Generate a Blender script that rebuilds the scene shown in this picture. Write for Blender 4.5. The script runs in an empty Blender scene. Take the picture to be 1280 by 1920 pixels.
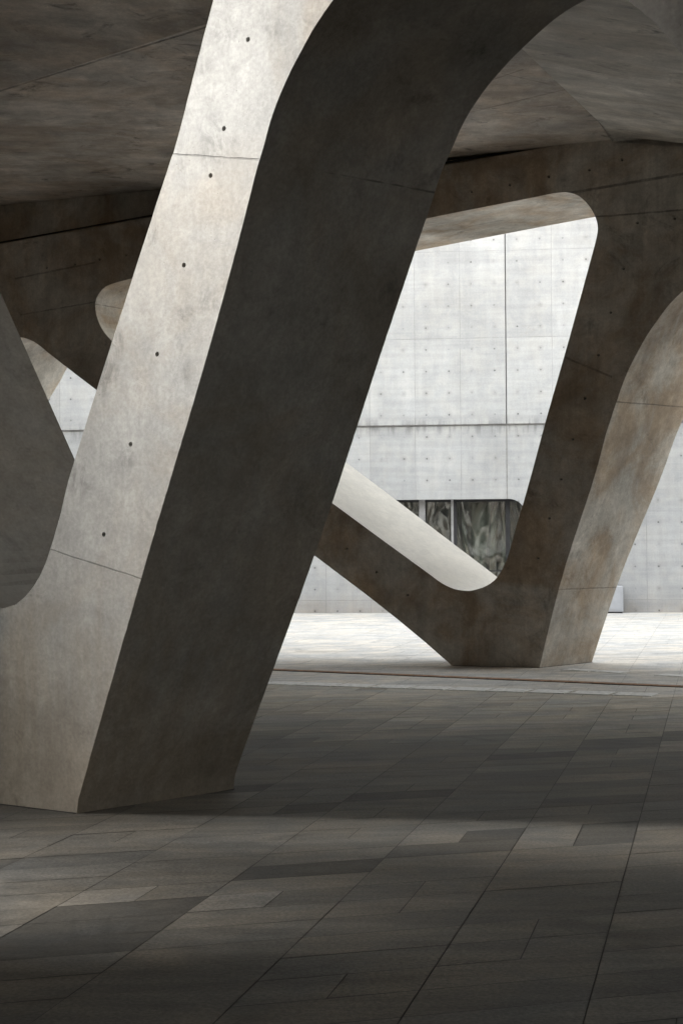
import bpy, bmesh, math, random
from mathutils import Vector, Matrix, noise
from mathutils.geometry import tessellate_polygon
random.seed(7)
S = bpy.context.scene
COL = S.collection

# ------------------------------------------------------------------ camera
F = 3200.0                                   # focal length in pixels of the 1280x1920 photograph
CAM = Vector((0, 0, 1.6))
PITCH, ROLL = math.atan(50 / F), math.radians(0.40)
fw = Vector((0, math.cos(PITCH), math.sin(PITCH)))
up0 = Vector((0, -math.sin(PITCH), math.cos(PITCH)))
rt0 = Vector((1, 0, 0))
rt = rt0 * math.cos(ROLL) - up0 * math.sin(ROLL)
up = up0 * math.cos(ROLL) + rt0 * math.sin(ROLL)
cd = bpy.data.cameras.new('camera')
cam = bpy.data.objects.new('camera', cd); COL.objects.link(cam)
cam.matrix_world = Matrix((rt, up, -fw)).transposed().to_4x4()
cam.location = CAM
cd.sensor_fit = 'VERTICAL'; cd.sensor_height = 36; cd.lens = 36 * F / 1920
cd.clip_start = 0.1; cd.clip_end = 500
S.camera = cam

def ray(px, py): return rt * ((px - 640) / F) + up * ((960 - py) / F) + fw
def at_z(px, py, z=0.0):
    r = ray(px, py); return CAM + r * ((z - CAM.z) / r.z)
def on_plane(px, py, p0, n):
    r = ray(px, py); return CAM + r * ((p0 - CAM).dot(n) / r.dot(n))
def flat(v): return Vector((v.x, v.y, 0))

# ------------------------------------------------------------------ object helpers
def tag(o, label=None, cat=None, group=None, kind=None):
    if label: o['label'] = label
    if cat: o['category'] = cat
    if group: o['group'] = group
    if kind: o['kind'] = kind
    return o
def empty(name, loc=(0, 0, 0), rz=0):
    o = bpy.data.objects.new(name, None); COL.objects.link(o)
    o.location = loc; o.rotation_euler.z = rz; o.empty_display_size = .3
    return o
def link(name, me, mat=None, parent=None):
    o = bpy.data.objects.new(name, me); COL.objects.link(o)
    if mat: me.materials.clear(); me.materials.append(mat)
    if parent: o.parent = parent
    return o
def from_bm(name, bm, mat=None, parent=None, recalc=True):
    if recalc: bmesh.ops.recalc_face_normals(bm, faces=bm.faces)
    me = bpy.data.meshes.new(name); bm.to_mesh(me); bm.free()
    return link(name, me, mat, parent)
def box(bm, x0, x1, y0, y1, z0, z1):
    vs = [bm.verts.new((x, y, z)) for z in (z0, z1) for x, y in ((x0, y0), (x1, y0), (x1, y1), (x0, y1))]
    for f in ((3, 2, 1, 0), (4, 5, 6, 7), (0, 1, 5, 4), (1, 2, 6, 5), (2, 3, 7, 6), (3, 0, 4, 7)):
        bm.faces.new([vs[i] for i in f])
def bevel(o, w, seg=2, ang=40):
    m = o.modifiers.new('bevel', 'BEVEL'); m.width = w; m.segments = seg
    m.limit_method = 'ANGLE'; m.angle_limit = math.radians(ang); m.use_clamp_overlap = True
def smooth_by_angle(me, deg=18):
    bm = bmesh.new(); bm.from_mesh(me)
    for f in bm.faces: f.smooth = True
    for e in bm.edges:
        e.smooth = not (len(e.link_faces) == 2 and e.calc_face_angle(0) > math.radians(deg))
    bm.to_mesh(me); bm.free()

def resample(pts, n):
    """n+1 points along a polyline of 2-D points, rounded with a Catmull-Rom curve"""
    P = [Vector(p).to_3d() for p in pts]
    if len(P) > 2:
        Q = []
        for i in range(len(P) - 1):
            a = P[max(i - 1, 0)]; b = P[i]; c = P[i + 1]; d = P[min(i + 2, len(P) - 1)]
            for k in range(12):
                t = k / 12
                Q.append(.5 * ((2 * b) + (c - a) * t + (2 * a - 5 * b + 4 * c - d) * t * t + (3 * b - a - 3 * c + d) * t ** 3))
        P = Q + [P[-1]]
    L = [0]
    for a, b in zip(P, P[1:]): L.append(L[-1] + (b - a).length)
    out = []; j = 0
    for i in range(n + 1):
        s = L[-1] * i / n
        while j < len(L) - 2 and L[j + 1] < s: j += 1
        t = (s - L[j]) / max(L[j + 1] - L[j], 1e-9)
        q = P[j].lerp(P[j + 1], t); out.append((q.x, q.y))
    return out
def outline(sections):
    out = []
    for pts, n in sections: out += resample(pts, n)[:-1]
    return out

# ------------------------------------------------------------------ node helper
class NT:
    def __init__(s, name):
        s.m = bpy.data.materials.new(name); s.m.use_nodes = True
        s.t = s.m.node_tree; s.bsdf = s.t.nodes['Principled BSDF']
        s.out = s.t.nodes['Material Output']; s._geo = None
    def n(s, typ, **kw):
        nd = s.t.nodes.new(typ)
        for k, v in kw.items(): setattr(nd, k, v)
        return nd
    def put(s, sock, v):
        if isinstance(v, bpy.types.NodeSocket): s.t.links.new(v, sock)
        else: sock.default_value = v
    def pos(s):
        if not s._geo: s._geo = s.n('ShaderNodeNewGeometry')
        return s._geo.outputs['Position']
    def obj(s): return s.n('ShaderNodeTexCoord').outputs['Object']
    def math(s, op, a, b=0.0, c=0.0, clamp=False):
        nd = s.n('ShaderNodeMath', operation=op, use_clamp=clamp)
        s.put(nd.inputs[0], a); s.put(nd.inputs[1], b); s.put(nd.inputs[2], c)
        return nd.outputs[0]
    def vm(s, op, a, b=(0, 0, 0), scale=None):
        nd = s.n('ShaderNodeVectorMath', operation=op)
        s.put(nd.inputs[0], a)
        if op not in ('LENGTH', 'FLOOR', 'SCALE'): s.put(nd.inputs[1], b)
        if scale is not None: s.put(nd.inputs['Scale'], scale)
        return nd.outputs['Value'] if op in ('LENGTH', 'DOT_PRODUCT', 'DISTANCE') else nd.outputs['Vector']
    def noise(s, vec, scale, detail=4, rough=.55, stretch=None, dist=0.0):
        if stretch: vec = s.vm('MULTIPLY', vec, stretch)
        nd = s.n('ShaderNodeTexNoise'); s.put(nd.inputs['Vector'], vec)
        s.put(nd.inputs['Scale'], scale); s.put(nd.inputs['Detail'], detail)
        s.put(nd.inputs['Roughness'], rough); s.put(nd.inputs['Distortion'], dist)
        return nd.outputs['Fac']
    def ramp(s, v, a, b, lo=0.0, hi=1.0):
        nd = s.n('ShaderNodeMapRange', interpolation_type='SMOOTHSTEP')
        s.put(nd.inputs['Value'], v)
        for k, x in (('From Min', a), ('From Max', b), ('To Min', lo), ('To Max', hi)): s.put(nd.inputs[k], x)
        return nd.outputs['Result']
    def mix(s, fac, a, b, mode='MIX'):
        nd = s.n('ShaderNodeMix', data_type='RGBA', blend_type=mode)
        s.put(nd.inputs['Factor'], fac)
        for k, v in ((6, a), (7, b)):
            if isinstance(v, (tuple, list)): v = (*v[:3], 1)
            s.put(nd.inputs[k], v)
        return nd.outputs[2]
    def grey(s, v):
        nd = s.n('ShaderNodeCombineColor')
        for i in range(3): s.put(nd.inputs[i], v)
        return nd.outputs[0]
    def seg(s, P, A, B, w):
        """1 on the line from A to B (w metres wide), 0 away from it"""
        A, B = Vector(A), Vector(B); d = (B - A); L = d.length; d /= L
        q = s.vm('SUBTRACT', P, tuple(A))
        t = s.math('MINIMUM', s.math('MAXIMUM', s.vm('DOT_PRODUCT', q, tuple(d)), 0.0), L)
        nd = s.n('ShaderNodeVectorMath', operation='SCALE'); nd.inputs[0].default_value = tuple(d); s.put(nd.inputs['Scale'], t)
        r = s.vm('LENGTH', s.vm('SUBTRACT', q, nd.outputs['Vector']))
        return s.ramp(r, w * .4, w, 1.0, 0.0)
    def finish(s, col, rough, height=None, dist=.004, strength=1.0):
        s.put(s.bsdf.inputs['Base Color'], col); s.put(s.bsdf.inputs['Roughness'], rough)
        s.bsdf.inputs['Specular IOR Level'].default_value = .3
        if height is not None:
            b = s.n('ShaderNodeBump'); b.inputs['Distance'].default_value = dist; b.inputs['Strength'].default_value = strength
            s.put(b.inputs['Height'], height); s.t.links.new(b.outputs[0], s.bsdf.inputs['Normal'])
        return s.m

def plain(name, col, rough=.5, metal=0.0, var=.15, scale=6):
    k = NT(name); P = k.obj()
    n = k.noise(P, scale, 5)
    c = k.mix(1, col, k.grey(k.ramp(n, .25, .75, 1 - var, 1 + var)), 'MULTIPLY')
    k.bsdf.inputs['Metallic'].default_value = metal
    return k.finish(c, k.ramp(n, .2, .8, rough - .08, rough + .08), n, .001)

def concrete(name, base, brown, brown_amt=.5, mottle=.3, streak=.2, segs=(), dirt_z=None, grain_dir=None, stain=.35, patches=()):
    k = NT(name); P = k.pos()
    big = k.noise(P, .55, 5, .6, dist=.4)
    mid = k.noise(P, 2.6, 6, .62, dist=.3)
    cloud = k.noise(k.vm('ADD', P, (7.3, 2.1, 5.5)), 1.1, 5, .6, dist=.8)
    fine = k.noise(P, 45, 4, .65)
    st = k.noise(P, 1.0, 5, .65, stretch=grain_dir or (7, 7, .55))
    st2 = k.noise(P, 1.0, 4, .6, stretch=tuple(c * 2.6 for c in (grain_dir or (9, 9, .5))))
    c = k.mix(k.ramp(cloud, .36, .66, 0, brown_amt), base, brown)
    f = k.ramp(big, .3, .7, 1 - mottle * .6, 1 + mottle * .5)
    f = k.math('MULTIPLY', f, k.ramp(mid, .28, .72, 1 - mottle * .55, 1 + mottle * .45))
    f = k.math('MULTIPLY', f, k.ramp(st, .3, .7, 1 - streak, 1 + streak * .6))
    f = k.math('MULTIPLY', f, k.ramp(st2, .3, .7, 1 - streak * .45, 1 + streak * .35))
    f = k.math('MULTIPLY', f, k.ramp(fine, .28, .72, .89, 1.09))
    f = k.math('MULTIPLY', f, k.ramp(k.noise(P, 13, 5, .7, dist=.5), .3, .7, .91, 1.08))
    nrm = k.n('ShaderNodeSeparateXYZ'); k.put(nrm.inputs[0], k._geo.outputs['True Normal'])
    skylit = k.ramp(nrm.outputs['Z'], .35, .75)                 # upward faces painted paler and plainer, standing in for skylight
    c = k.mix(skylit, c, tuple(b * 1.25 for b in base))
    for ctr, rad, amt in patches:
        dd_ = k.vm('LENGTH', k.vm('SUBTRACT', P, tuple(ctr)))
        pm = k.math('MULTIPLY', k.ramp(dd_, rad * .25, rad, 1, 0), k.ramp(k.noise(P, 9, 8, .75, stretch=(1, 1, .55), dist=1.5), .44, .60))
        f = k.math('MULTIPLY', f, k.math('SUBTRACT', 1.0, k.math('MULTIPLY', pm, amt)))
    # stains: dark blotches with ragged edges, and pale laitance blooms
    sm = k.math('MULTIPLY', k.ramp(k.noise(k.vm('ADD', P, (3.7, 9.2, 1.4)), 1.7, 8, .72, dist=1.2), .54, .70),
                k.ramp(st2, .30, .60))
    f = k.math('MULTIPLY', f, k.math('SUBTRACT', 1.0, k.math('MULTIPLY', sm, stain)))
    bl = k.ramp(k.noise(k.vm('ADD', P, (1.1, 4.2, 8.4)), 2.3, 7, .7, dist=1.0), .57, .66)
    f = k.math('MULTIPLY', f, k.math('ADD', 1.0, k.math('MULTIPLY', bl, .10)))
    # air-bubble pores
    vo = k.n('ShaderNodeTexVoronoi'); k.put(vo.inputs['Vector'], P); vo.inputs['Scale'].default_value = 26
    pore = k.math('MULTIPLY', k.ramp(vo.outputs['Distance'], .04, .10, 1, 0), k.ramp(k.noise(P, 5, 3), .52, .60))
    f = k.math('MULTIPLY', f, k.math('SUBTRACT', 1.0, k.math('MULTIPLY', pore, .45)))
    h = k.math('ADD', k.math('MULTIPLY', mid, .5), k.math('MULTIPLY', fine, .25))
    h = k.math('SUBTRACT', h, k.math('MULTIPLY', pore, .6))
    wob = k.vm('ADD', P, k.vm('SCALE', k.vm('SUBTRACT', _col(k, P, 9), (.5, .5, .5)), scale=.012))
    f = k.math('ADD', f, k.math('MULTIPLY', k.math('SUBTRACT', 1.0, f), k.math('MULTIPLY', skylit, .6)))
    for A, B, w, dk in segs:
        g = k.seg(wob, A, B, w)
        g = k.math('MULTIPLY', g, k.ramp(k.noise(P, 6, 4, .6), .3, .6, .45, 1.0))
        f = k.math('MULTIPLY', f, k.math('SUBTRACT', 1.0, k.math('MULTIPLY', g, dk)))
        h = k.math('SUBTRACT', h, k.math('MULTIPLY', g, 1.2))
    if dirt_z:
        z = k.n('ShaderNodeSeparateXYZ'); k.put(z.inputs[0], P)
        zz = k.math('ADD', z.outputs['Z'], k.math('MULTIPLY', k.math('SUBTRACT', st, .5), dirt_z * 1.2))
        c = k.mix(k.ramp(zz, 0.0, dirt_z, .75, 0.0), c, tuple(b * 1.02 for b in brown))
    col = k.mix(1, c, k.grey(f), 'MULTIPLY')
    return k.finish(col, k.ramp(mid, .3, .7, .62, .82), h, .006, .8)
def _col(k, P, scale):
    nd = k.n('ShaderNodeTexNoise'); k.put(nd.inputs['Vector'], P); nd.inputs['Scale'].default_value = scale
    return nd.outputs['Color']

# ------------------------------------------------------------------ zig-zag concrete frames
def frame_mesh(name, outers, back_outers, holes, back_holes, holes_tie, n_front, tie_r, bev):
    """solid between a front outline and a back outline (lists of 3-D points, same counts), with drilled tie holes"""
    bm = bmesh.new()
    fl = [[bm.verts.new(p) for p in L] for L in [outers] + holes]
    bl = [[bm.verts.new(p) for p in L] for L in [back_outers] + back_holes]
    for loops, flip in ((fl, False), (bl, True)):
        flatv = [v for L in loops for v in L]
        for tri in tessellate_polygon([[v.co for v in L] for L in loops]):
            try: bm.faces.new([flatv[i] for i in tri])
            except ValueError: pass
    for a, b in zip(fl, bl):
        n = len(a)
        for i in range(n): bm.faces.new((a[i], a[(i + 1) % n], b[(i + 1) % n], b[i]))
    bmesh.ops.recalc_face_normals(bm, faces=bm.faces)
    me = bpy.data.meshes.new(name); bm.to_mesh(me); bm.free()
    o = bpy.data.objects.new(name, me); COL.objects.link(o)
    bevel(o, bev, 2, 40)
    cb = bmesh.new()
    for p in holes_tie:
        M = Matrix.Translation(p - n_front * .012) @ n_front.to_track_quat('Z', 'Y').to_matrix().to_4x4()
        bmesh.ops.create_cone(cb, cap_ends=True, segments=14, radius1=tie_r * .8, radius2=tie_r * 1.15, depth=.06, matrix=M)
    cm = bpy.data.meshes.new('cutter'); cb.to_mesh(cm); cb.free()
    co = bpy.data.objects.new('cutter', cm); COL.objects.link(co)
    b = o.modifiers.new('drill', 'BOOLEAN'); b.operation = 'DIFFERENCE'; b.solver = 'EXACT'; b.object = co
    dg = bpy.context.evaluated_depsgraph_get()
    new = bpy.data.meshes.new_from_object(o.evaluated_get(dg))
    o.modifiers.clear(); o.data = new; new.name = name
    bpy.data.objects.remove(co); bpy.data.meshes.remove(cm); bpy.data.meshes.remove(me)
    smooth_by_angle(new)
    return o
def plugs(o, pts, n_front, r, mat):
    for p in pts:
        bm = bmesh.new()
        M = Matrix.Translation(p - n_front * .034) @ n_front.to_track_quat('Z', 'Y').to_matrix().to_4x4()
        bmesh.ops.create_cone(bm, cap_ends=True, segments=12, radius1=r * .8, radius2=r * .74, depth=.012, matrix=M)
        from_bm('tie_plug', bm, mat, o)

CEIL_Z = 6.40
# ---- near frame: its front face stands over the ground line through the two feet corners
A0, A1 = at_z(0, 1508), at_z(140, 1525)
nA = Vector(((A1 - A0).y, -(A1 - A0).x, 0)).normalized()
if nA.y > 0: nA = -nA
AB = at_z(435, 1480)                                    # far corner of the same foot: the back plane runs through it
dA = (A1 - A0).normalized()
fa = lambda px, py: on_plane(px, py, A1, nA)
ba = lambda px, py: on_plane(px, py, AB, nA)
def px_on(plane, n, x, y): return on_plane(x, y, plane, n)
def drop(v): v = v.copy(); v.z = max(v.z, -.02) if v.z > .04 else -.02; return v
front_sections = [
    ([(140, 1525), (265, 1085), (382, 690), (440, 480), (478, 332)], 12),
    ([(478, 332), (485, 305), (500, 255), (506, 231), (522, 186), (542, 140), (565, 95), (590, 50), (625, 0), (668, -48), (720, -90),
      (790, -130), (870, -150), (950, -147), (1020, -122), (1080, -80), (1110, -55)], 44),
    ([(1110, -55), (1150, -43), (1190, 0), (1280, 105), (1400, 250), (1900, 870), (2400, 1500), (2520, 1640)], 14),
    ([(2520, 1640), (2950, 1680)], 2),
    ([(2950, 1680), (2500, 1100), (1700, 150), (1200, -560)], 3),
    ([(1200, -560), (660, -560)], 2),
    ([(660, -560), (565, -560)], 1),
    ([(565, -560), (480, -280), (400, 0), (334, 256), (323, 290), (314, 320)], 14),
    ([(314, 320), (278, 430), (141, 860), (115, 960), (96, 1025), (82, 1065), (65, 1097), (42, 1125), (20, 1138), (0, 1141), (-22, 1140), (-45, 1132),
      (-68, 1114), (-90, 1085), (-112, 1040)], 44),
    ([(-112, 1040), (-824, -560)], 2),
    ([(-824, -560), (-1080, -560)], 1),
    ([(-1080, -560), (-165, 1488)], 3),
    ([(-165, 1488), (140, 1525)], 2)]
back_sections = [
    ([(435, 1480), (455, 1412), (590, 1040), (720, 645), (818, 352)], 12),
    ([(818, 352), (829, 318), (845, 283), (868, 232), (893, 190), (925, 148), (965, 104), (1005, 66), (1047, 30), (1098, 0), (1150, -22), (1210, -36),
      (1270, -38), (1330, -20), (1380, 15), (1420, 60), (1445, 95)], 44),
    ([(1445, 95), (1480, 130), (1530, 190), (1620, 300), (1720, 420), (2100, 880), (2500, 1370), (2600, 1520)], 14),
    ([(2600, 1520), (3000, 1560)], 2),
    ([(3000, 1560), (2550, 1000), (1850, 200), (1400, -420)], 3),
    ([(1400, -420), (960, -420)], 2),
    ([(960, -420), (870, -420)], 1),
    ([(870, -420), (800, -180), (725, 60), (645, 330), (640, 350), (630, 380)], 14),
    ([(630, 380), (470, 860), (440, 950), (420, 1010), (405, 1050), (385, 1085), (360, 1112), (335, 1126), (312, 1130), (290, 1128), (268, 1118),
      (248, 1098), (230, 1064), (213, 1024)], 44),
    ([(213, 1024), (140, 860), (0, 545), (-430, -420)], 2),
    ([(-430, -420), (-680, -420)], 1),
    ([(-680, -420), (160, 1455)], 3),
    ([(160, 1455), (435, 1480)], 2)]
def clampz(v, top):
    v = v.copy()
    if v.z < .05: v.z = -.02
    return v
def wavy(pts, rg, amp, n):
    return [(x + rg.gauss(0, amp), y + rg.gauss(0, amp) * .5) for x, y in pts]
for sec in (front_sections, back_sections):
    for i_ in (0, 7): sec[i_] = (sec[i_][0], 90 if i_ == 0 else 70)
rw = random.Random(3)
Aof = [clampz(fa(*p), 9) for p in wavy(outline(front_sections), rw, .20, 0)]
Aob = [clampz(ba(*p), 9) for p in wavy(outline(back_sections), rw, .20, 0)]
A_ties = [fa(*p) for p in ((465, 74), (420, 241), (395, 329), (345, 497), (295, 664), (245, 833), (195, 1002))]

# ---- far frame
B0, B1 = at_z(850, 1248), at_z(1010, 1252)
nB = Vector(((B1 - B0).y, -(B1 - B0).x, 0)).normalized()
if nB.y > 0: nB = -nB
BB = at_z(1108, 1242)
fb = lambda px, py: on_plane(px, py, B1, nB)
E0 = BB - B1; dB = (B1 - B0).normalized()
topb = on_plane(1260, 820, BB, nB)                      # flare of the side face going up
frontb = fb(1131, 820)
E1 = (topb - frontb - E0) / max(topb.z, .1)
print('E', E0, E1, dB, nB)
def back_of(p):
    e = E0 + E1 * p.z; e.z = -.018 * max(p.z - 2.2, 0)
    q = p + e
    if p.z > 0:                                          # the frame gets deeper towards its top; same line of sight
        q = CAM + (q - CAM) * (1 + .0065 * p.z)
    q.z = max(q.z, -.02) if p.z > 0 else -.02
    return q
Bouter = outline([
    ([(850, 1249), (1010, 1253)], 2),
    ([(1010, 1253), (1055, 1075), (1112, 900), (1140, 795), (1150, 768)], 10),
    ([(1150, 768), (1154, 757), (1168, 716), (1182, 684), (1210, 632), (1232, 600), (1252, 573), (1280, 545), (1320, 517), (1370, 497), (1420, 492),
      (1470, 505), (1515, 540), (1545, 585), (1560, 612)], 40),
    ([(1560, 612), (1820, 1270)], 4),
    ([(1820, 1270), (2050, 1277)], 1),
    ([(2050, 1277), (1700, 154)], 2),
    ([(1700, 154), (1147, 254)], 2),
    ([(1147, 254), (20, 455)], 4),
    ([(20, 455), (-800, 602)], 2),
    ([(-800, 602), (-440, 1216)], 2),
    ([(-440, 1216), (-310, 1219)], 1),
    ([(-310, 1219), (-60, 740), (-40, 700)], 4),
    ([(-40, 700), (-28, 674), (-10, 650), (12, 636), (37, 632), (59, 638), (75, 648), (89, 660)], 16),
    ([(89, 660), (131, 693), (181, 731), (590, 1042), (725, 1145), (850, 1249)], 14)])
Bhole = outline([
    ([(244, 523), (802, 409), (1000, 370)], 10),
    ([(1000, 370), (1040, 362), (1065, 361), (1085, 368), (1102, 384), (1115, 406), (1120, 427), (1117, 448), (1108, 482)], 28),
    ([(1108, 482), (1065, 640), (1025, 780), (990, 910), (968, 985)], 10),
    ([(968, 985), (960, 1015), (948, 1053), (931, 1083), (912, 1098), (890, 1106), (875, 1108), (850, 1104), (827, 1093), (808, 1079)], 28),
    ([(808, 1079), (690, 993), (640, 956), (260, 678)], 10),
    ([(260, 678), (232, 657), (209, 638), (192, 617), (182, 594), (179, 571), (185, 552), (203, 535), (244, 523)], 24)])
Bof = [clampz(fb(*p), 9) for p in Bouter]; Bob = [back_of(p) for p in Bof]
Bhf = [fb(*p) for p in Bhole]; Bhb = [back_of(p) for p in Bhf]
B_ties = [fb(*p) for p in ((883, 360), (955, 347), (1028, 332), (1104, 319), (1165, 300), (1194, 418), (1264, 410), (1168, 504), (1144, 586),
          (1121, 666), (1096, 747), (1073, 824), (1051, 899), (1029, 972), (1008, 1047), (764, 1116), (706, 1073), (650, 1029),
          (88, 502), (141, 496), (187, 487), (237, 479))]

# joints in the near frame: front face, and round the corner on to the dark side
segA = [(fa(318, 289), fa(490, 300), .006, .36), (fa(490, 300), ba(816, 362), .010, .5),
        (fa(80, 1026), fa(266, 1086), .006, .26)]
def rim(px, py):
    q = fb(px, py); i = min(range(len(Bof)), key=lambda j: (Bof[j] - q).length)
    return Bof[i], Bob[i]
j1, j2 = rim(1155, 755), rim(1048, 1105)
segB = [(fb(1060, 363), fb(1300, 322), .022, .5), (fb(1118, 406), fb(1300, 392), .014, .55),
        (j1[0], j1[1], .012, .45), (fb(1060, 670), fb(1145, 706), .018, .35),
        (j2[0], j2[1], .012, .35), (fb(30, 522), fb(178, 492), .016, .4),
        (fb(40, 590), fb(178, 566), .012, .4), (fb(180, 570), back_of(fb(180, 582)), .012, .5)]
M_near = concrete('near_concrete', (.355, .349, .332), (.315, .265, .205), .50, .27, .06, segA, dirt_z=1.5, stain=.38,
                  patches=[(fa(405, 262), .20, .34), (fa(285, 440), .12, .35), (fa(200, 700), .16, .42), (fa(215, 640), .14, .35), (fa(390, 560), .12, .22),
                           (fa(340, 700), .14, .22), (fa(150, 900), .16, .28), (fa(420, 60), .12, .25), (fa(235, 860), .1, .25)])
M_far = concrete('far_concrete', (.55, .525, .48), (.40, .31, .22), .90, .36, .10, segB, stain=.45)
M_plug = plain('tie_mortar', (.13, .125, .115), .9)

nearf = frame_mesh('zigzag_truss', Aof, Aob, [], [], A_ties, nA, .0135, .006)
nearf.data.materials.append(M_near)
tag(nearf, 'huge leaning concrete strut in the foreground with pale lit front face and dark side', 'concrete strut')
plugs(nearf, A_ties, nA, .0135, M_plug)
farf = frame_mesh('zigzag_truss', Bof, Bob, [Bhf], [Bhb], B_ties, nB, .017, .012)
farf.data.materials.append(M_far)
tag(farf, 'shaded V shaped concrete frame with rounded triangular opening, behind the foreground strut', 'concrete frame')
plugs(farf, B_ties, nB, .017, M_plug)

M_seal = plain('base_sealant', (.05, .047, .043), .95, 0, .3, 20)
def seal(o, p, q):
    b = bmesh.new(); p, q = flat(p), flat(q); d = (q - p).normalized(); n = Vector((d.y, -d.x, 0))
    if n.dot(flat(CAM) - p) < 0: n = -n
    c4 = [p - d * .01, q + d * .01, q + d * .01 + n * .014, p - d * .01 + n * .014]
    lo = [b.verts.new((c_.x, c_.y, -.004)) for c_ in c4]; hi = [b.verts.new((c_.x, c_.y, .0045)) for c_ in c4]
    b.faces.new(lo); b.faces.new(hi)
    for i in range(4): b.faces.new((lo[i], lo[(i + 1) % 4], hi[(i + 1) % 4], hi[i]))
    from_bm('base_joint', b, M_seal, o)
seal(nearf, at_z(-165, 1488), A1); seal(nearf, A1, AB); seal(farf, B0, B1); seal(farf, B1, BB)

# ------------------------------------------------------------------ canopy (ceiling over the undercroft)
M_ceil = concrete('ceiling_concrete', (.52, .475, .43), (.42, .335, .26),   .7, .50, .12,
                  [(at_z(-40, 183, CEIL_Z), at_z(420, 40, CEIL_Z), .03, .6), (at_z(980, 130, CEIL_Z), at_z(840, 178, CEIL_Z), .012, .5),
                   (at_z(1070, 165, CEIL_Z), at_z(820, 225, CEIL_Z), .02, .35), (at_z(940, 138, CEIL_Z), at_z(1040, 160, CEIL_Z), .012, .4),
                   (at_z(880, 200, CEIL_Z), at_z(1030, 225, CEIL_Z), .012, .35), (at_z(-20, 95, CEIL_Z), at_z(130, 130, CEIL_Z), .02, .4)],
                  grain_dir=(.9, 4, 4), stain=.7)
canopy = empty('concrete_canopy', (0, 0, CEIL_Z))
tag(canopy, 'folded board marked concrete canopy overhead, dark and stained', 'canopy', kind='thing')
TL, TR = fb(-800, 602), fb(1700, 154)
def line_y(x, off):                                     # y of the far frame's front line at x, shifted off metres along depth
    t = (x - B0.x) / (B1.x - B0.x); return B0.y + (B1.y - B0.y) * t + off
bm = bmesh.new()
NX0, NY0, NY1 = -3.7, 7.8, 11.5                          # unseen notch cut on the left to let the sun in
def slab(pts, z0, z1, hole=None):
    loops = [pts] + ([hole] if hole else [])
    tris = tessellate_polygon([[Vector((x, y, 0)) for x, y in L] for L in loops])
    lo = [bm.verts.new((x, y, z0)) for L in loops for x, y in L]; hi = [bm.verts.new((x, y, z1)) for L in loops for x, y in L]
    for t in tris: bm.faces.new([lo[i] for i in t]); bm.faces.new([hi[i] for i in t])
    b = 0
    for L in loops:
        for i in range(len(L)):
            p, q = b + i, b + (i + 1) % len(L); bm.faces.new((lo[p], lo[q], hi[q], hi[p]))
        b += len(L)
slab([(-22, -16), (26, -16), (26, line_y(26, .35)), (-22, line_y(-22, .35)), (-22, NY1), (NX0, NY1), (NX0, NY0), (-22, NY0)], 0, .7, [(-2.4, -.4), (2.4, -.4), (2.4, 2.6), (-2.4, 2.6)])  # inner loop: unseen roof hole added to brighten the foreground floor
from_bm('soffit', bm, M_ceil, canopy)
# unseen bay added over the light gap, admits light only from the left
bm = bmesh.new()
RZ = 3.3
slab([(-10.5, NY0 - .6), (NX0 + .3, NY0 - .6), (NX0 + .3, NY1 + .6), (-10.5, NY1 + .6)], RZ, RZ + .3)
box(bm, NX0 + .002, NX0 + .3, NY0 - .6, NY1 + .6, .704, RZ - .004)
box(bm, -10.5, NX0 - .002, NY0 - .6, NY0 - .3, .704, RZ - .004)
box(bm, -10.5, NX0 - .002, NY1 + .3, NY1 + .6, .704, RZ - .004)
from_bm('light_bay', bm, M_ceil, canopy)
# folded panel of the ceiling nearer than the crease at upper left
fp = [at_z(-420, 305, CEIL_Z - .34), at_z(640, -35, CEIL_Z - .34)]
fq = [fp[1] + Vector((.6, -5, 0)), fp[0] + Vector((-3.0, -2.2, 0))]
bm = bmesh.new()
lo = [Vector((p.x, p.y, -.34)) for p in fp] + [Vector((p.x, p.y, -.06)) for p in fq]
lo[3].x, lo[3].y = -5.6, 12.1
lv = [bm.verts.new(p) for p in lo]; hv = [bm.verts.new((p.x, p.y, -.004)) for p in lo]
bm.faces.new(lv); bm.faces.new(hv)
for i in range(4): bm.faces.new((lv[i], lv[(i + 1) % 4], hv[(i + 1) % 4], hv[i]))
o = from_bm('folded_panel', bm, M_ceil, canopy); bevel(o, .012, 2)
# lower slab on the right whose edge runs from the chord's top corner towards the camera
HZ = CEIL_Z - .46
ha = on_plane(1147, 254, B1 + nB * .0, nB); hc = at_z(930, 48, HZ)
he = hc + (hc - ha) * 1.2
ha2 = ha + (ha - hc) * .02
hb = fb(1480, 292)
bm = bmesh.new()
lo = [ha.copy(), hb, Vector((5.0, 10, HZ)), Vector((5.0, 2, HZ)), Vector((he.x, he.y, HZ)), hc]
hn = (hb - ha).cross(hc - ha)
lo = [Vector((p.x, p.y, ha.z - CEIL_Z - ((p.x - ha.x) * hn.x + (p.y - ha.y) * hn.y) / hn.z)) for p in lo]
lv = [bm.verts.new(p) for p in lo]; hv = [bm.verts.new((p.x, p.y, -.004)) for p in lo]
for tri in tessellate_polygon([lo]): bm.faces.new([lv[i] for i in tri])
for i in range(len(lo)):
    j = (i + 1) % len(lo); bm.faces.new((lv[i], lv[j], hv[j], hv[i]))
bm.faces.new(hv)
M_haunch = concrete('haunch_concrete', (.52, .495, .455), (.45, .39, .32), .5, .40, .12, grain_dir=(1.0, 4, 4), stain=.7)
o = from_bm('haunch', bm, M_haunch, canopy); bevel(o, .02, 2)
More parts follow.
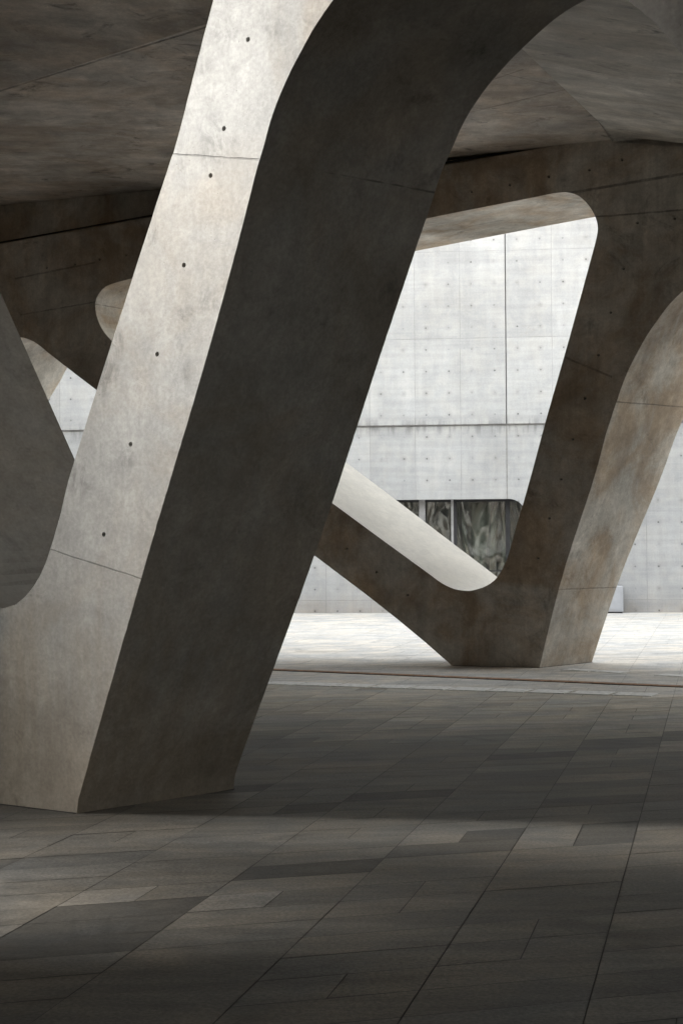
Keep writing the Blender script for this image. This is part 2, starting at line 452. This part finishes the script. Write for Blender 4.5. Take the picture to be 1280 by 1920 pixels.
# upstand closing the gap between chord top and ceiling, with a thin rail in front
def strip(p, q, off, h0, h1, th, name, mat):
    b = bmesh.new(); d = (q - p).normalized(); n = -nB
    a = p + n * off; c = q + n * off
    vs = []
    for base, z in ((a, h0), (c, h0), (c, h1), (a, h1)):
        vs.append(Vector((base.x, base.y, (base.z if z is not None else CEIL_Z) + (z or 0) - CEIL_Z)))
    f = [b.verts.new(v) for v in vs]; k = [b.verts.new(v + n * th) for v in vs]
    b.faces.new(f); b.faces.new(k)
    for i in range(4): b.faces.new((f[i], f[(i + 1) % 4], k[(i + 1) % 4], k[i]))
    return from_bm(name, b, mat, canopy)
M_rail = plain('dark_metal', (.05, .048, .045), .55, .6)
strip(TL, TR, .20, -.3, None, .10, 'upstand', M_far)
strip(TL, TR, .06, .035, .055, .02, 'rail', M_rail)
# rounded drop beam running towards the viewer at the far left
lb = fb(-70, 470)
bm = bmesh.new(); prof = []
w, hgt, r = .95, .62, .22
for cx_, cy_, a0 in ((w - r, r, -90),):
    for i in range(9):
        a = math.radians(a0 + i * 90 / 8); prof.append((cx_ + r * math.cos(a), cy_ + r * math.sin(a)))
prof = [(-1.5, 0)] + prof + [(w, hgt + .6), (-1.5, hgt + .6)]
rings = []
for s in (0.0, 1.1):
    base = lb + nB * s - dB * .65
    rings.append([bm.verts.new((base.x + dB.x * u, base.y + dB.y * u, base.z - .35 + v - CEIL_Z)) for u, v in prof])
for i in range(len(prof)):
    j = (i + 1) % len(prof); bm.faces.new((rings[0][i], rings[0][j], rings[1][j], rings[1][i]))
bm.faces.new(rings[1]); bm.faces.new(rings[0])
o = from_bm('drop_beam', bm, M_far, canopy); smooth_by_angle(o.data)

# ------------------------------------------------------------------ ground
g0, g1 = at_z(420, 1900), at_z(740, 1590)
d1 = flat(g1 - g0).normalized()
d2 = Vector((math.cos(math.radians(17.0)), math.sin(math.radians(17.0)), 0))
def ab(p):                                              # coordinates of a ground point along d2 and d1
    q = flat(p) - flat(g0); det = d2.x * d1.y - d2.y * d1.x
    return ((q.x * d1.y - q.y * d1.x) / det, (d2.x * q.y - d2.y * q.x) / det)
W = ab(at_z(758, 1900))[0]                               # strip width along d2
M_ground = plain('joint_sand', (.055, .052, .047), .95, 0, .3, 3)
bm = bmesh.new(); bmesh.ops.create_grid(bm, x_segments=1, y_segments=1, size=140)
o = from_bm('ground', bm, M_ground); o.location.z = -.008; tag(o, kind='structure')

k = NT('paving_stone'); P = k.pos()
att = k.n('ShaderNodeAttribute', attribute_name='tone')
n1 = k.noise(P, 1.3, 6, .65, dist=.4); n2 = k.noise(P, 9, 5, .65); n3 = k.noise(P, 55, 5, .75)
sp = k.noise(P, 1.0, 5, .6, stretch=(1.2, 7, 1))
c = k.mix(k.ramp(n1, .35, .65), att.outputs['Color'], k.mix(1, att.outputs['Color'], (1.0, .93, .84), 'MULTIPLY'))
f = k.math('MULTIPLY', k.ramp(n1, .3, .7, .80, 1.15), k.ramp(n2, .3, .7, .86, 1.12))
f = k.math('MULTIPLY', f, k.math('MULTIPLY', k.ramp(n3, .3, .7, .72, 1.26), k.ramp(sp, .3, .7, .85, 1.12)))
f = k.math('MULTIPLY', f, k.ramp(k.noise(k.vm('ADD', P, (5, 3, 1)), .8, 8, .7, dist=1), .55, .68, 1.0, .78))
M_pave = k.finish(k.mix(1, c, k.grey(f), 'MULTIPLY'), k.ramp(n2, .3, .7, .68, .88), k.math('ADD', n2, n3), .002, .6)

dark_cells = [ab(at_z(*p)) for p in ((570, 1637), (640, 1622), (500, 1645), (850, 1580), (930, 1568), (800, 1585), (230, 1705), (300, 1700), (200, 1740), (280, 1730), (100, 1760),
              (70, 1785), (740, 1492), (800, 1484), (690, 1498), (1130, 1402), (1200, 1394), (1240, 1390), (12, 1618), (1180, 1560))]
bm = bmesh.new(); tone = bm.loops.layers.float_color.new('tone')
rnd = random.Random(11)
drain_a, drain_b = at_z(505, 1256), at_z(1280, 1288)
dd = flat(drain_b - drain_a).normalized(); dn = Vector((dd.y, -dd.x, 0)); dn = dn if dn.y < 0 else -dn
edge_a = at_z(543, 1282); edge_b = at_z(1280, 1305)
ed = flat(edge_b - edge_a).normalized(); en = Vector((ed.y, -ed.x, 0)); en = en if en.y < 0 else -en
rows = [-12.0]
while rows[-1] < 48: rows.append(rows[-1] + .345)
GAP = .0026
for si in range(-44, 50):
    b0 = si * W
    j = 0
    while j < len(rows) - 1:
        big = rnd.random() < .13
        jn = min(j + (2 if big else 1), len(rows) - 1)
        a0, a1 = rows[j], rows[jn]
        halves = ((0, 1),) if rnd.random() < .74 else ((0, .5), (.5, 1))
        for h0, h1 in halves:
            cb_, ca_ = b0 + (h0 + h1) / 2 * W, (a0 + a1) / 2
            ctr = flat(g0) + d2 * cb_ + d1 * ca_
            if abs(ctr.x) > 22 or ctr.y < 2.5 or ctr.y > 41: continue
            if abs(ctr.x) > .26 * ctr.y + 4 and rnd.random() < 0: continue
            v = rnd.gauss(1, .045); v = min(max(v, .68), 1.35)
            hue = rnd.gauss(0, .012)
            for (qb, qa) in dark_cells:
                if b0 + h0 * W <= qb < b0 + h1 * W and a0 <= qa < a1: v = .55; hue = -.02
            if rnd.random() < .02: v *= .6
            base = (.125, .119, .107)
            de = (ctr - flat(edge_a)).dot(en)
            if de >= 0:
                g_ = max(0, 1 - de / 5.0) + rnd.gauss(0, .05)  # pavers grade paler near the courtyard, imitating its light falling off
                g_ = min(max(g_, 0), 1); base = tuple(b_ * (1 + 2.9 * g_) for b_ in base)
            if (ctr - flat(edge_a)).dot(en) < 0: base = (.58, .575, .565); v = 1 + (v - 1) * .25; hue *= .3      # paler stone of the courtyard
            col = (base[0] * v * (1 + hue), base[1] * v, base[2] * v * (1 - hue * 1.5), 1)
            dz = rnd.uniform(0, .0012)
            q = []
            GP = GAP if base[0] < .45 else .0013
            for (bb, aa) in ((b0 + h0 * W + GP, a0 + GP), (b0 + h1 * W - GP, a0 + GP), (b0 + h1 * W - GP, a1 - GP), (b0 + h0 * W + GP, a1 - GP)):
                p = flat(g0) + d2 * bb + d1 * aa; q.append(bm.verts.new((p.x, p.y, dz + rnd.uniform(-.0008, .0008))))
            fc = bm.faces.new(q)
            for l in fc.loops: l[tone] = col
        j = jn
pav = from_bm('pavement', bm, M_pave); tag(pav, kind='structure')
bmn = bmesh.new(); bmn.from_mesh(pav.data)
for f_ in bmn.faces:
    if f_.normal.z < 0: f_.normal_flip()
bmn.to_mesh(pav.data); bmn.free()

# drain channel in front of the far frame: rusty grating between pale stone edging
drain = empty('drain_channel', flat(drain_a))
tag(drain, 'long narrow rusty drain channel set in the paving before the far frame', 'drain')
M_rust = plain('rust', (.30, .175, .10), .85, .2, .45, 14)
M_slot = plain('slot_dark', (.02, .018, .016), .9)
def bar_between(p, q, wid, z0, z1, name, mat, parent, gapfn=None):
    b = bmesh.new(); d = flat(q - p); L = d.length; d.normalize(); n = Vector((-d.y, d.x, 0))
    o0 = flat(p) - parent.location if parent else flat(p)
    segs = gapfn(L) if gapfn else [(0, L)]
    for s0, s1 in segs:
        c4 = [o0 + d * s0 - n * wid / 2, o0 + d * s1 - n * wid / 2, o0 + d * s1 + n * wid / 2, o0 + d * s0 + n * wid / 2]
        lo = [b.verts.new((c_.x, c_.y, z0)) for c_ in c4]; hi = [b.verts.new((c_.x, c_.y, z1)) for c_ in c4]
        b.faces.new(lo[::-1]); b.faces.new(hi)
        for i in range(4): b.faces.new((lo[i], lo[(i + 1) % 4], hi[(i + 1) % 4], hi[i]))
    return from_bm(name, b, mat, parent)
ext_a = flat(drain_a) - dd * 6; ext_b = flat(drain_b) + dd * 4
bar_between(ext_a, ext_b, .18, -.004, .006, 'channel', M_slot, drain)
bar_between(ext_a, ext_b, .165, .0065, .010, 'grating', M_rust, drain, lambda L: [(i * .25, i * .25 + .235) for i in range(int(L / .25))])
M_sett = plain('pale_granite', (.74, .735, .72), .75, 0, .25, 18)
rg = random.Random(5)
def setts(L):
    out = []; s = 0
    while s < L:
        l = .44
        if rg.random() > .08: out.append((s, s + l - .03 - rg.random() * .03))
        s += l
    return out
e0 = flat(edge_a) - ed * 6; e1 = flat(edge_b) + ed * 4
o = bar_between(e0, e1, .36, -.004, .007, 'paving_edge', M_sett, None, setts); tag(o, kind='structure')
r_a, r_b = at_z(1006, 1252), at_z(1280, 1268)
rd = flat(r_b - r_a).normalized()
o = bar_between(flat(r_a), flat(r_b) + rd * 4, .24, -.004, .007, 'paving_edge', M_sett, None, setts); tag(o, kind='structure')

# ------------------------------------------------------------------ far wall of the courtyard
wz = at_z(952, 1149); YAW = math.radians(-6.5)
wx = Vector((math.cos(YAW), math.sin(YAW), 0)); wn = Vector((wx.y, -wx.x, 0))
wall = empty('concrete_wall', wz, YAW)
tag(wall, 'bright board formed concrete wall across the courtyard with dotted tie holes and window strip', 'wall', kind='thing')
def wl(px, py, off=0.0):                                # wall-local (x along wall, z up)
    p = on_plane(px, py, wz + wn * off, wn); q = p - wz
    return (q.dot(wx), q.z)
zg = wl(952, 797)[1]                                    # height of the horizontal groove
xr = wl(985, 960)[0]; xl = wl(690, 960)[0]; zt = wl(870, 936)[1]; zb = wl(870, 1112)[1]

def wall_mat(name, up_):
    k = NT(name); P = k.obj()
    sx = k.n('ShaderNodeSeparateXYZ'); k.put(sx.inputs[0], P); X, Z = sx.outputs['X'], sx.outputs['Z']
    PW, PH = .972, 1.86
    cx_ = k.math('DIVIDE', X, PW); cz = k.math('DIVIDE', k.math('SUBTRACT', Z, zg), PH)
    wn_ = k.n('ShaderNodeTexWhiteNoise', noise_dimensions='2D'); cv = k.n('ShaderNodeCombineXYZ')
    k.put(cv.inputs[0], k.math('FLOOR', cx_)); k.put(cv.inputs[1], k.math('FLOOR', cz)); k.put(wn_.inputs['Vector'], cv.outputs[0])
    big = k.noise(P, .45, 5, .6, dist=.4); mid = k.noise(P, 2.2, 7, .68, dist=.5)
    st = k.noise(P, 1.0, 6, .68, stretch=(6, 6, .8)); fine = k.noise(P, 30, 4, .7)
    hz_ = k.noise(P, 1.0, 4, .6, stretch=(.5, .5, 9))
    f = k.ramp(wn_.outputs['Value'], 0, 1, .93, 1.05)
    f = k.math('MULTIPLY', f, k.ramp(big, .3, .7, .90, 1.06)); f = k.math('MULTIPLY', f, k.ramp(mid, .3, .7, .90, 1.07))
    f = k.math('MULTIPLY', f, k.ramp(st, .3, .7, .93, 1.04)); f = k.math('MULTIPLY', f, k.ramp(hz_, .3, .7, .93, 1.05))
    f = k.math('MULTIPLY', f, k.ramp(fine, .25, .75, .94, 1.06))
    # panel joints: thin lines between form panels
    jx = k.math('ABSOLUTE', k.math('SUBTRACT', k.math('FRACT', k.math('ADD', cx_, .5)), .5))
    jz = k.math('ABSOLUTE', k.math('SUBTRACT', k.math('FRACT', k.math('ADD', cz, .5)), .5))
    j = k.math('MAXIMUM', k.ramp(jx, .004, .011, 1, 0), k.ramp(jz, .002, .006, 1, 0))
    j = k.math('MULTIPLY', j, k.ramp(mid, .35, .6, .15, .8))
    # tie holes: two columns and four rows per panel
    tx = k.math('MULTIPLY', k.math('SUBTRACT', k.math('FRACT', k.math('ADD', k.math('MULTIPLY', cx_, 2), 0.0)), .5), PW / 2)
    tz = k.math('MULTIPLY', k.math('SUBTRACT', k.math('FRACT', k.math('MULTIPLY', cz, 4)), .5), PH / 4)
    rr = k.math('SQRT', k.math('ADD', k.math('MULTIPLY', tx, tx), k.math('MULTIPLY', tz, tz)))
    w2 = k.n('ShaderNodeTexWhiteNoise', noise_dimensions='2D'); c2 = k.n('ShaderNodeCombineXYZ')
    k.put(c2.inputs[0], k.math('FLOOR', k.math('MULTIPLY', cx_, 2))); k.put(c2.inputs[1], k.math('FLOOR', k.math('MULTIPLY', cz, 4))); k.put(w2.inputs['Vector'], c2.outputs[0])
    dot = k.math('MULTIPLY', k.ramp(rr, .012, .024, 1, 0), k.ramp(w2.outputs['Value'], .1, .9, .2, 1.3))
    halo = k.math('MULTIPLY', k.ramp(rr, .02, .09, 1, 0), k.ramp(mid, .4, .6, 0, .35))
    f = k.math('MULTIPLY', f, k.math('SUBTRACT', 1.0, k.math('MULTIPLY', dot, .42)))
    f = k.math('MULTIPLY', f, k.math('SUBTRACT', 1.0, k.math('MULTIPLY', halo, .45)))
    f = k.math('MULTIPLY', f, k.math('SUBTRACT', 1.0, k.math('MULTIPLY', j, .30)))
    # run-off stains below the groove and a splash zone at the foot
    sb = k.math('MULTIPLY', k.ramp(k.math('ABSOLUTE', k.math('SUBTRACT', Z, zg - .02)), .0, .30, 1, 0), k.ramp(st, .42, .62))
    f = k.math('MULTIPLY', f, k.math('SUBTRACT', 1.0, k.math('MULTIPLY', sb, .40)))
    ft = k.math('MULTIPLY', k.ramp(Z, .0, .55, 1, 0), k.ramp(mid, .3, .7, .3, 1))
    c = k.mix(k.ramp(mid, .4, .65, 0, .5), (.385, .389, .397), (.38, .37, .354))
    c = k.mix(k.math('MULTIPLY', ft, .6), c, (.33, .29, .25))
    stn = k.ramp(k.noise(k.vm('ADD', P, (2, 5, 3)), .9, 8, .72, stretch=(1, 1, .7), dist=1.2), .60, .72, 0, .28)
    c = k.mix(stn, c, (.33, .30, .27))
    h = k.math('SUBTRACT', k.math('MULTIPLY', mid, .4), k.math('ADD', dot, k.math('MULTIPLY', j, .5)))
    return k.finish(k.mix(1, c, k.grey(f), 'MULTIPLY'), .78, h, .006, .7)
M_wall = wall_mat('wall_concrete', True)
def wall_panel(name, x0, x1, z0, z1, y0, y1, parent=wall):
    b = bmesh.new(); box(b, x0, x1, y0, y1, z0, z1)
    o = from_bm(name, b, M_wall, parent); bevel(o, .015, 2); return o
# local +y points away from the viewer
wall_panel('upper_wall', -30, -.008, zg + .02, 8.9, -.06, .6)
wall_panel('upper_wall', .008, 30, zg + .02, 8.9, -.06, .6)
M_groove = plain('groove_shadow_gap', (.24, .235, .23), .9, 0, .3)
b = bmesh.new(); box(b, -30, 30, .03, .5, 0, 8.8); from_bm('joint_backing', b, M_groove, wall).location.y = .62
# lower wall with the window opening (rounded upper right corner)
r = .36
hole = [(xl, zb), (xr, zb)] + [(xr - r + r * math.cos(math.radians(a)), zt - r + r * math.sin(math.radians(a))) for a in range(0, 91, 10)] + [(xl, zt)]
outer = [(-30, -.05), (30, -.05), (30, zg), (.55, zg), (-30, zg)]
b = bmesh.new(); V = []
for y in (0, .6):
    Lp = [[b.verts.new((x, y, z)) for x, z in outer], [b.verts.new((x, y, z)) for x, z in hole]]
    fv = Lp[0] + Lp[1]
    for tri in tessellate_polygon([[Vector((x, z, 0)) for x, z in outer], [Vector((x, z, 0)) for x, z in hole]]): b.faces.new([fv[i] for i in tri])
    V.append(Lp)
for q in range(2):
    a_, c_ = V[0][q], V[1][q]
    for i in range(len(a_)):
        jn = (i + 1) % len(a_); b.faces.new((a_[i], a_[jn], c_[jn], c_[i]))
from_bm('lower_wall', b, M_wall, wall)
b = bmesh.new(); box(b, -.012, .012, -.004, .03, zt + .003, zg - .003); from_bm('joint', b, M_groove, wall)
b = bmesh.new(); box(b, -30, 30, -.02, .55, zg + .002, zg + .018); from_bm('groove', b, M_groove, wall)
# window strip
win = empty('window'); win.parent = wall
M_alu = plain('aluminium', (.42, .42, .43), .4, .8, .1)
M_dark = plain('dark_frame', (.03, .03, .032), .5)
k = NT('glass_pane'); k.bsdf.inputs['Base Color'].default_value = (.80, .83, .80, 1); k.bsdf.inputs['Roughness'].default_value = .02
k.bsdf.inputs['Transmission Weight'].default_value = 1.0; k.bsdf.inputs['IOR'].default_value = 2.1
nz = k.noise(k.obj(), .9, 2, .4, stretch=(1.5, 1, .6), dist=.8)
bp = k.n('ShaderNodeBump'); bp.inputs['Distance'].default_value = .12; bp.inputs['Strength'].default_value = .8
k.put(bp.inputs['Height'], nz); k.t.links.new(bp.outputs[0], k.bsdf.inputs['Normal'])
M_glass = k.m
ms = [xl, wl(783, 960)[0], wl(797, 960)[0], wl(846, 960)[0], wl(948, 960)[0], xr]
for x, w_, mt in ((ms[1] + .07, .13, M_alu), (ms[3], .05, M_alu), (ms[3] + .06, .06, M_dark), (ms[4] + .03, .09, M_dark)):
    b = bmesh.new(); box(b, x - w_ / 2, x + w_ / 2, .30, .40, zb, zt); from_bm('mullion', b, mt, win)
for x0, x1 in ((xl, ms[1]), (ms[2], ms[3] - .03), (ms[3] + .1, ms[4] - .02), (ms[4] + .08, xr)):
    b = bmesh.new(); box(b, x0 + .004, x1 - .004, .345, .357, zb + .003, zt - .003); from_bm('pane', b, M_glass, win)
b = bmesh.new(); box(b, xl, xr, .31, .39, zt - .05, zt - .002); box(b, xl, xr, .31, .39, zb + .45, zb + .475); from_bm('frame', b, M_dark, win)
M_room = plain('dark_interior', (.07, .066, .06), .9)
b = bmesh.new(); box(b, xl - 1.5, xr + 1.5, .605, 3.4, -.02, zt + .8)
room = from_bm('interior', b, M_room, win, recalc=True)
bm2 = bmesh.new(); bm2.from_mesh(room.data)
bm2.faces.ensure_lookup_table()
bmesh.ops.delete(bm2, geom=[f for f in bm2.faces if abs(f.calc_center_median().y - .605) < .01], context='FACES'); bm2.to_mesh(room.data); bm2.free()
room['label'] = 'dark room behind the glass'
# pleated pale curtain hanging inside
M_curt = plain('pale_curtain', (.40, .41, .37), .9, 0, .2, 3)
cur = bmesh.new(); prev = None
x0, x1 = ms[3] + .12, ms[4] - .05
for i in range(81):
    t = i / 80; x = x0 + (x1 - x0) * t
    amp = .10 * (.4 + .6 * abs(math.sin(t * 5.1 + .6)))
    col_ = []
    for jz in range(7):
        s = jz / 6
        y = .62 + amp * math.sin(t * 22 + 1.3 * math.sin(s * 2.4) + 2 * math.sin(t * 7)) * (.35 + .65 * (1 - s)) + .10 * s * math.sin(t * 9)
        xx = x + .10 * (1 - s) * math.sin(t * 6.0 + s * 2)
        col_.append(cur.verts.new((xx, y, zb + .02 + (zt - .1 - zb) * s)))
    if prev:
        for jz in range(6): cur.faces.new((prev[jz], col_[jz], col_[jz + 1], prev[jz + 1]))
    prev = col_
cu = from_bm('curtain', cur, M_curt); cu.location = wz; cu.rotation_euler.z = YAW
for p_ in cu.data.polygons: p_.use_smooth = True
sol = cu.modifiers.new('thick', 'SOLIDIFY'); sol.thickness = .006
tag(cu, 'pale greenish curtain hanging in loose folds behind the window glass', 'curtain')

# white cabinet against the wall, right of the far frame
M_white = plain('grey_metal', (.40, .41, .44), .45, .1, .06)
cx0, cz0 = wl(1166, 1120); ch = wl(1160, 1098)[1]
cab = empty('metal_cabinet', wz + wx * (cx0 - .36) - Vector((-wn.x, -wn.y, 0)) * -0.0, YAW)
b = bmesh.new(); box(b, -.36, .36, -.36, -.03, .03, ch); o = from_bm('body', b, M_white, cab); bevel(o, .02, 3)
b = bmesh.new(); box(b, -.34, .34, -.34, -.04, 0, .03); from_bm('plinth', b, M_dark, cab)
b = bmesh.new(); box(b, -.30, .30, -.372, -.362, .08, ch - .05); o = from_bm('door', b, M_white, cab)
tag(cab, 'small pale grey metal cabinet at the foot of the courtyard wall', 'cabinet')

# ------------------------------------------------------------------ unseen masses added to block and shape the light
M_mass = concrete('blocker_concrete', (.12, .11, .10), (.10, .09, .07), .5, .3, .2)
def mass(name, pts, z0, z1, label, cat='wall'):
    b = bmesh.new(); n = len(pts)
    lo = [b.verts.new((x, y, z0)) for x, y in pts]; hi = [b.verts.new((x, y, z1)) for x, y in pts]
    b.faces.new(lo); b.faces.new(hi)
    for i in range(n): b.faces.new((lo[i], lo[(i + 1) % n], hi[(i + 1) % n], hi[i]))
    o = from_bm(name, b, M_mass); tag(o, label, cat, kind='thing'); return o
mass('shade_wall', [(-21, -15), (-6.6, -15), (-6.6, 7.75), (-21, 7.75)], -.05, CEIL_Z - .004, 'unseen concrete light blocker added left of the viewer, before the light gap')
mass('shade_wall', [(-21, 11.7), (-6.6, 11.7), (-6.6, 24), (-21, 30)], -.05, CEIL_Z - .004, 'unseen concrete light blocker added beyond the light gap at far left')
mass('shade_wall', [(12.5, -15), (25, -15), (25, 9), (12.5, 13.0)], -.05, CEIL_Z - .2, 'unseen concrete wall added at right to keep the undercroft dark')
mass('rear_shade_wall', [(-6.5, -15), (12.4, -15), (12.4, -14), (-6.5, -14)], -.05, CEIL_Z - .004, 'unseen concrete wall added behind the viewer to keep the undercroft dark')
mass('shade_lintel', [(-7.0, 7.754), (-6.6, 7.754), (-6.6, 9.7), (-7.0, 9.7)], 2.45, CEIL_Z + 3.2, 'unseen concrete blocker added over half of the light gap to trim the sun', 'wall')
mass('shade_pier', [(-3.3, 10.46), (-2.62, 10.46), (-2.62, 12.2), (-3.3, 12.2)], -.05, CEIL_Z - .004, 'unseen concrete light blocker added left of the foreground strut to shade its notch', 'pier')
mass('low_shade_wall', [(-8.2, 8.8), (-7.9, 8.8), (-7.9, 11.6), (-8.2, 11.6)], -.05, 1.5, 'unseen low concrete blocker added across the light gap to dim low sun', 'parapet')

mass('sky_shade_wall', [(15, 15), (15.4, 15), (15.4, 36), (15, 36)], -.05, 5.2, 'unseen concrete wall added right of the courtyard to cut low skylight')
mass('tall_sun_blocker', [(-44, 24), (-26, 24), (-26, 60), (-44, 60)], -.05, 24, 'unseen tall block added at far left to keep sun off the courtyard wall', 'light blocker')
# ------------------------------------------------------------------ light
SUN_EL, az = math.radians(22), math.radians(-9)
sd = Vector((math.cos(az) * math.cos(SUN_EL), math.sin(az) * math.cos(SUN_EL), -math.sin(SUN_EL)))   # direction the light travels
ld = bpy.data.lights.new('sun', 'SUN'); ld.energy = 2.2; ld.angle = math.radians(10); ld.color = (1, .98, .945)
lo_ = bpy.data.objects.new('sun', ld); COL.objects.link(lo_); lo_.rotation_euler = sd.to_track_quat('-Z', 'Y').to_euler()
lo_.location = (-10, 0, 12)
wld = bpy.data.worlds.new('World'); S.world = wld; wld.use_nodes = True
nt = wld.node_tree; bg = nt.nodes['Background']
sky = nt.nodes.new('ShaderNodeTexSky'); sky.sky_type = 'NISHITA'; sky.sun_disc = False
sky.sun_elevation = SUN_EL; sky.sun_rotation = math.atan2(-sd.x, -sd.y)
sky.dust_density = 0.6; sky.air_density = 2.5; sky.ozone_density = 1.0
hs = nt.nodes.new('ShaderNodeHueSaturation'); hs.inputs['Saturation'].default_value = .16
nt.links.new(sky.outputs[0], hs.inputs['Color']); nt.links.new(hs.outputs[0], bg.inputs['Color'])
bg.inputs['Strength'].default_value = .15
S.view_settings.view_transform = 'Standard'; S.view_settings.look = 'None'; S.view_settings.exposure = 2.75; S.view_settings.gamma = 1
S.cycles.max_bounces = 10; S.cycles.diffuse_bounces = 6; S.cycles.use_denoising = True
